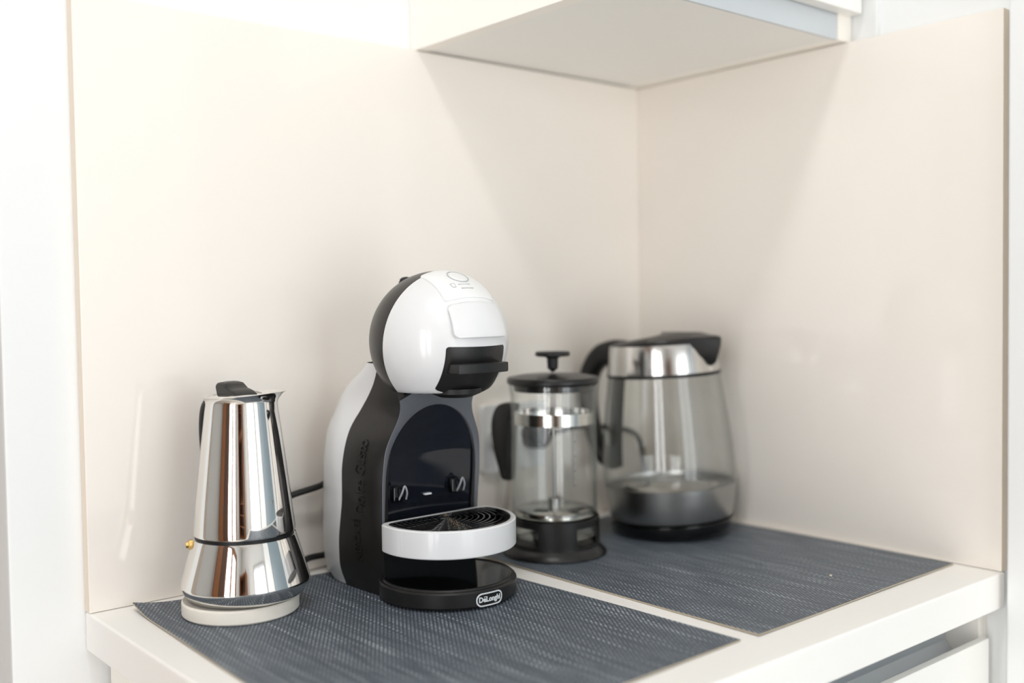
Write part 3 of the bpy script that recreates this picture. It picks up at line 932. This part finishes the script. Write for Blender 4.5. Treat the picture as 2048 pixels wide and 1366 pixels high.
# ------------------------------------------------------------------ wall socket and plugs
ws = thing('wall_socket', 'white double wall socket on the splashback behind the french press', 'socket', (-0.247, -0.005, 0.124))
def yface(u, v, h): return (u, -0.0003 - h, v)
MB().patch(subdiv(rrect(-0.301, -0.193, 0.081, 0.168, 0.006, 5), 0.01), yface, [(1, 0), (1, 0.006), (0.985, 0.008), (0.5, 0.008), (0, 0.008)]).build('plate', WHITEP, ws, angle=30)
for cx_ in (-0.2735, -0.2205):
    MB().lathe([(0.0205, 0), (0.0205, 0.001), (0.0195, 0.0014), (0.0185, 0.001), (0.0185, 0)], 0, 0, 40).build('socket_ring', WHITEP, ws)
    o = ws.children[-1]
    o.rotation_euler = (radians(90), 0, 0)
    o.data.transform(Matrix.Translation(ws.location))
    o.location = Vector((cx_, -0.0083, 0.1245)) - ws.location
for cx_, m_, lab, cpts, cm in (
        (-0.2735, WHITEP, 'white plug in the socket with a pale cord hanging down', [(-0.2735, -0.026, 0.104), (-0.2735, -0.026, 0.085), (-0.274, -0.023, 0.05), (-0.279, -0.016, 0.02), (-0.300, -0.013, 0.0062), (-0.36, -0.012, 0.0062)], CORDW),):
    pg = thing('power_plug', lab, 'plug', (cx_, -0.02, 0.1245))
    pl = MB().lathe([(0.0, 0.0), (0.0172, 0.0), (0.0180, 0.003), (0.0172, 0.022), (0.013, 0.028), (0.0, 0.029)], 0, 0, 32).build('plug_body', m_, pg, origin=(0, 0, 0))
    pl.rotation_euler = (radians(90), 0, 0)
    pl.location = Vector((cx_, -0.0098, 0.1245)) - pg.location
    MB().tube(spline(cpts, 8), 0.0032, 10).build('cord', cm, pg)

# ------------------------------------------------------------------ french press
PX_, PY_ = -0.290, -0.129
fp = thing('french_press', 'glass french press with black lid, base and plunger knob', 'french press', (PX_, PY_, MZ))
psd = Vector((PX_ - CAM.x, PY_ - CAM.y, 0)).normalized()
pleft = Vector((-psd.y, psd.x, 0))
PC = Vector((PX_, PY_, 0))
base = MB().lathe([(0.0, MZ), (0.0605, MZ), (0.0615, MZ + 0.0012), (0.0610, MZ + 0.0030), (0.0560, MZ + 0.0075), (0.0530, MZ + 0.0105), (0.0528, 0.0165), (0.0515, 0.0170), (0.0500, 0.0165), (0.0500, 0.0140), (0.0, 0.0140)], PX_, PY_, 80).build('base', BLK, fp, angle=35)
MB().lathe([(0.0515, 0.0375), (0.0530, 0.0378), (0.0530, 0.0455), (0.0515, 0.0460)], PX_, PY_, 80, loop=True).build('upper_ring', BLK, fp)
for k, a in enumerate((0, 90, 180, 270)):
    ang = atan2(-psd.y, -psd.x) + radians(a + 4)
    pb = MB()
    rs = []
    for j in range(9):
        t = ang + radians(-25 + 50 * j / 8)
        rs.append([(PX_ + r * cos(t), PY_ + r * sin(t), z) for r, z in ((0.0515, 0.0160), (0.0529, 0.0160), (0.0529, 0.0380), (0.0515, 0.0380))])
    pb.rings(rs, True, True, True).build('post', BLK, fp)
GR = 0.0508
MB().lathe([(0.0, 0.0225), (0.046, 0.0225), (0.0495, 0.0245), (GR, 0.029), (GR, 0.186), (0.0514, 0.1945), (0.0522, 0.2010), (0.0508, 0.2012), (0.0500, 0.194), (GR - 0.0022, 0.186), (GR - 0.0022, 0.030), (0.0475, 0.0268), (0.0455, 0.0252), (0.0, 0.0252)], PX_, PY_, 96).build('glass_beaker', GLASS, fp, angle=40)
MB().lathe([(0.0470, 0.1555), (0.0478, 0.1555), (0.0478, 0.1690), (0.0470, 0.1690)], PX_, PY_, 80, loop=True).build('steel_collar', STEELB, fp)
MB().lathe([(0.0, 0.0420), (0.044, 0.0420), (0.0468, 0.0435), (0.0470, 0.0475), (0.0455, 0.0490), (0.0470, 0.0505), (0.0470, 0.0535), (0.0440, 0.0550), (0.0, 0.0550)], PX_, PY_, 80).build('plunger_disc', STEELB, fp, angle=30)
MB().lathe([(0.0, 0.055), (0.0075, 0.055), (0.0075, 0.066), (0.0016, 0.068), (0.0016, 0.226), (0.0, 0.226)], PX_, PY_, 20).build('plunger_rod', STEELD, fp)
pl = MB().lathe([(0.0, 0.1940), (0.0460, 0.1940), (0.0470, 0.2020), (0.0530, 0.2022), (0.0545, 0.2040), (0.0545, 0.2075), (0.0530, 0.2100), (0.040, 0.2125), (0.015, 0.2138), (0.0, 0.2140)], PX_, PY_, 80).build('lid', BLK, fp, angle=35)
MB().lathe([(0.0, 0.2145), (0.0062, 0.2200), (0.0068, 0.2320), (0.0100, 0.2338), (0.0190, 0.2344), (0.0206, 0.2355), (0.0206, 0.2385), (0.0192, 0.2398), (0.0, 0.2402)], PX_, PY_, 48).build('plunger_knob', BLKM, fp, angle=35)
# handle: flat black loop on the left, turned a little away
fh = (pleft * cos(radians(33)) + psd * sin(radians(33))).normalized()
fs_ = Vector((-fh.y, fh.x, 0))
ho = [(0.0535, 0.181), (0.066, 0.1825), (0.078, 0.177), (0.0845, 0.163), (0.0855, 0.146), (0.081, 0.120), (0.074, 0.099), (0.070, 0.0885), (0.0625, 0.0870), (0.0610, 0.100), (0.0600, 0.125), (0.0585, 0.150), (0.0560, 0.168)]
hb = MB()
oc = [(p.x, p.z) for p in spline([Vector((a, 0, z)) for a, z in ho[:9]], 6)] + ho[9:]
cxh, czh = 0.071, 0.138
rs = []
for wv, k_ in ((-0.0100, 0.90), (-0.0085, 0.97), (-0.005, 1.0), (0.005, 1.0), (0.0085, 0.97), (0.0100, 0.90)):
    rs.append([PC + fh * (cxh + (a - cxh) * k_) + fs_ * wv + Vector((0, 0, -0.0055 + czh + (z - czh) * (0.5 + 0.5 * k_))) for a, z in oc])
hb.rings(rs, True, True, True)
hb.build('handle', BLK, fp, angle=50)
# measuring scale printed on the glass
sc_ = MB()
a_mid = atan2(-psd.y, -psd.x) + radians(24)
for k in range(24):
    z = 0.088 + k * 0.0028
    ln = 0.10 if k % 6 == 0 else (0.065 if k % 3 == 0 else 0.045)
    rs = []
    for j in range(4):
        t = a_mid + ln * j / 3
        rs.append([(PX_ + r * cos(t), PY_ + r * sin(t), zz) for r, zz in ((GR + 0.0001, z), (GR + 0.0003, z), (GR + 0.0003, z + 0.0007), (GR + 0.0001, z + 0.0007))])
    sc_.rings(rs, True, True, True)
sc_.build('measuring_scale', PRINTD, fp)

# ------------------------------------------------------------------ kettle on its power base (standing slightly tilted on its cord)
KX, KY = -0.1045, -0.1495
TILT = radians(2.6)
ksd = Vector((KX - CAM.x, KY - CAM.y, 0)).normalized()
kleft = Vector((-ksd.y, ksd.x, 0))
def place_kettle(root):
    # tilt about the sight line, left rim resting on the mat
    ax = Vector((ksd.x, ksd.y, 0))
    piv = kleft * 0.074
    M = Matrix.Translation(Vector((KX, KY, MZ + 0.0002)) + piv) @ Matrix.Rotation(-TILT, 4, ax) @ Matrix.Translation(-piv)
    root.matrix_world = M
kt = thing('kettle', 'glass and steel electric kettle with black lid and handle, tilted on its power base', 'kettle', (0, 0, 0))
MB().lathe([(0.0, 0.0), (0.0725, 0.0), (0.0755, 0.0025), (0.0785, 0.0135), (0.0782, 0.0160), (0.0750, 0.0172), (0.0, 0.0172)], 0, 0, 80).build('power_base', BLKG, kt, angle=40)
MB().lathe([(0.0, 0.0176), (0.0740, 0.0176), (0.0765, 0.0190), (0.0790, 0.0260), (0.0815, 0.0420), (0.0834, 0.0580), (0.0836, 0.0600), (0.0810, 0.0606), (0.0800, 0.0560), (0.0, 0.0540)], 0, 0, 96).build('steel_bottom', STEELD, kt, angle=40)
MB().lathe([(0.0, 0.0545), (0.060, 0.0545), (0.062, 0.0560), (0.060, 0.0572), (0.0, 0.0576)], 0, 0, 64).build('heating_plate', STEELB, kt)
gp = [(0.0828, 0.0609), (0.0842, 0.0680), (0.0843, 0.0880), (0.0828, 0.1100), (0.0800, 0.1350), (0.0762, 0.1650), (0.0712, 0.1985)]
MB().lathe(gp + [(r - 0.0022, z) for r, z in reversed(gp)], 0, 0, 96, loop=True).build('glass_body', GLASS, kt, angle=50)
MB().lathe([(0.0690, 0.1975), (0.0722, 0.1975), (0.0724, 0.2000), (0.0722, 0.2015), (0.0690, 0.2015)], 0, 0, 96, loop=True).build('seal_ring', BLKM, kt)
MB().lathe([(0.0690, 0.2018), (0.0718, 0.2018), (0.0712, 0.2080), (0.0690, 0.2300), (0.0672, 0.2375), (0.0640, 0.2385), (0.0660, 0.2200)], 0, 0, 96, loop=True).build('steel_collar', STEELB, kt, angle=40)
kr = (-kleft * cos(radians(35)) - ksd * sin(radians(35))).normalized()      # spout direction
ks = Vector((-kr.y, kr.x, 0))
# lid: black wedge, higher toward the spout
ld = MB()
def lid_ring(r, z, k):
    out = []
    for j in range(80):
        a = 2 * pi * j / 80
        d = Vector((cos(a), sin(a), 0))
        f = d.dot(kr)
        out.append((r * d.x, r * d.y, z + k * 0.0045 * f))
    return out
ld.rings([lid_ring(0.060, 0.2372, 0), lid_ring(0.0665, 0.2378, 0.2), lid_ring(0.0672, 0.2392, 0.5), lid_ring(0.0655, 0.2415, 0.8), lid_ring(0.050, 0.2462, 1.0), lid_ring(0.022, 0.2478, 1.0), lid_ring(0.0001, 0.2480, 1.0)], True, True)
ld.build('lid', BLK, kt, angle=40)
# spout: black triangular lip
spt = MB()
def spr(z, w_, d_, back):
    return [tuple(kr * a + ks * b_ + Vector((0, 0, z))) for a, b_ in ((back, -w_), (back + (d_ - back) * 0.55, -w_ * 0.55), (d_, -w_ * 0.10), (d_, w_ * 0.10), (back + (d_ - back) * 0.55, w_ * 0.55), (back, w_))]
spt.rings([spr(0.2090, 0.003, 0.0735, 0.0690), spr(0.2130, 0.011, 0.0790, 0.0670), spr(0.2230, 0.024, 0.0825, 0.0610), spr(0.2340, 0.034, 0.0855, 0.0540), spr(0.2420, 0.036, 0.0865, 0.0500), spr(0.2450, 0.034, 0.0845, 0.0480), spr(0.2465, 0.028, 0.078, 0.0460)], True, True, True)
spt.build('spout', BLK, kt, bevel=0.0012, angle=35)
# handle opposite the spout
kh = (kleft * cos(radians(35)) + ksd * sin(radians(35))).normalized()
kn = Vector((-kh.y, kh.x, 0))
ho = [(0.062, 0.228), (0.078, 0.2290), (0.098, 0.2240), (0.114, 0.2110), (0.125, 0.1900), (0.128, 0.1650), (0.124, 0.1350), (0.116, 0.1050), (0.105, 0.0860), (0.090, 0.0800), (0.0855, 0.0800)]
path = spline([Vector((a, 0, z)) for a, z in ho], 6)
rs = []
for i, p in enumerate(path):
    t = (path[min(i + 1, len(path) - 1)] - path[max(0, i - 1)]).normalized()
    n_ = Vector((t.z, 0, -t.x))
    f = i / (len(path) - 1)
    hw, ht = 0.0130, 0.0155 - 0.0065 * min(1, max(0, f - 0.2) * 2.4)
    ring = []
    for j in range(16):
        a = 2 * pi * j / 16
        q = p + n_ * ht * math.copysign(abs(sin(a)) ** 0.75, sin(a))
        ring.append(kh * q.x + kn * hw * math.copysign(abs(cos(a)) ** 0.75, cos(a)) + Vector((0, 0, q.z)))
    rs.append(ring)
MB().rings(rs, True, True, True).build('handle', BLK, kt, angle=50)
# handle strip lying along the glass
rs = []
for k in range(13):
    z = 0.072 + (0.2005 - 0.072) * k / 12
    r = interp(z, [q[1] for q in gp], [q[0] for q in gp]) + 0.0008
    rs.append([tuple(kh * (r + dr_ - 0.5 * wv * wv / r) + kn * wv + Vector((0, 0, z))) for wv, dr_ in ((-0.013, 0), (0.0, 0), (0.013, 0), (0.013, 0.0035), (0.0, 0.0035), (-0.013, 0.0035))])
MB().rings(rs, True, True, True).build('handle_strip', BLKM, kt)
place_kettle(kt)
bpy.context.view_layer.update()
KI = kt.matrix_world.inverted()
# its cord: from the socket along the wall, down into the corner and under the base
kc = MB().tube(spline([(-0.2205, -0.034, 0.1245), (-0.200, -0.036, 0.128), (-0.150, -0.026, 0.130), (-0.100, -0.018, 0.1245), (-0.0753, -0.018, 0.1205), (-0.040, -0.018, 0.1125), (-0.0235, -0.018, 0.098), (-0.016, -0.018, 0.072), (-0.0125, -0.02, 0.048), (-0.014, -0.03, 0.018), (-0.022, -0.05, 0.0062), (-0.032, -0.085, 0.0058), (-0.0365, -0.125, 0.0056)], 8), 0.0034, 10)
pg = MB().lathe([(0.0, 0.0), (0.0172, 0.0), (0.0180, 0.003), (0.0172, 0.020), (0.012, 0.026), (0.0, 0.027)], 0, 0, 32)
pg.v = [(-0.2205 + x, -0.0100 - z, 0.1245 + y) for x, y, z in pg.v]
for mb_ in (kc, pg):
    mb_.v = [tuple(KI @ Vector(p)) for p in mb_.v]
kcord = kc.build('power_cord', CORD, kt, origin=kt.location)
kcord.location = (0, 0, 0)
kcord.data.transform(Matrix.Translation(kt.location))
kplug = pg.build('plug', CORD, kt, origin=kt.location)
kplug.location = (0, 0, 0)
kplug.data.transform(Matrix.Translation(kt.location))

# ------------------------------------------------------------------ crumbs on the mats
for (x, y, s_, lab) in ((-0.1525, -0.4135, 0.0016, 'pale crumb on the placemat under the kettle'), (-0.5585, -0.142, 0.0009, 'tiny tan crumb on the placemat between moka pot and coffee machine')):
    cb = MB()
    rs = []
    for i in range(5):
        t = pi * (i + 0.001) / 4.002
        rs.append([(x + s_ * sin(t) * cos(a) * random.uniform(0.7, 1.1), y + s_ * sin(t) * sin(a) * random.uniform(0.7, 1.1), MZ + s_ * 0.7 - s_ * 0.7 * cos(t)) for a in [2 * pi * j / 7 for j in range(7)]])
    cb.rings(rs, True)
    tag(cb.build('crumb', CRUMB, origin=(x, y, MZ)), lab, 'crumb')
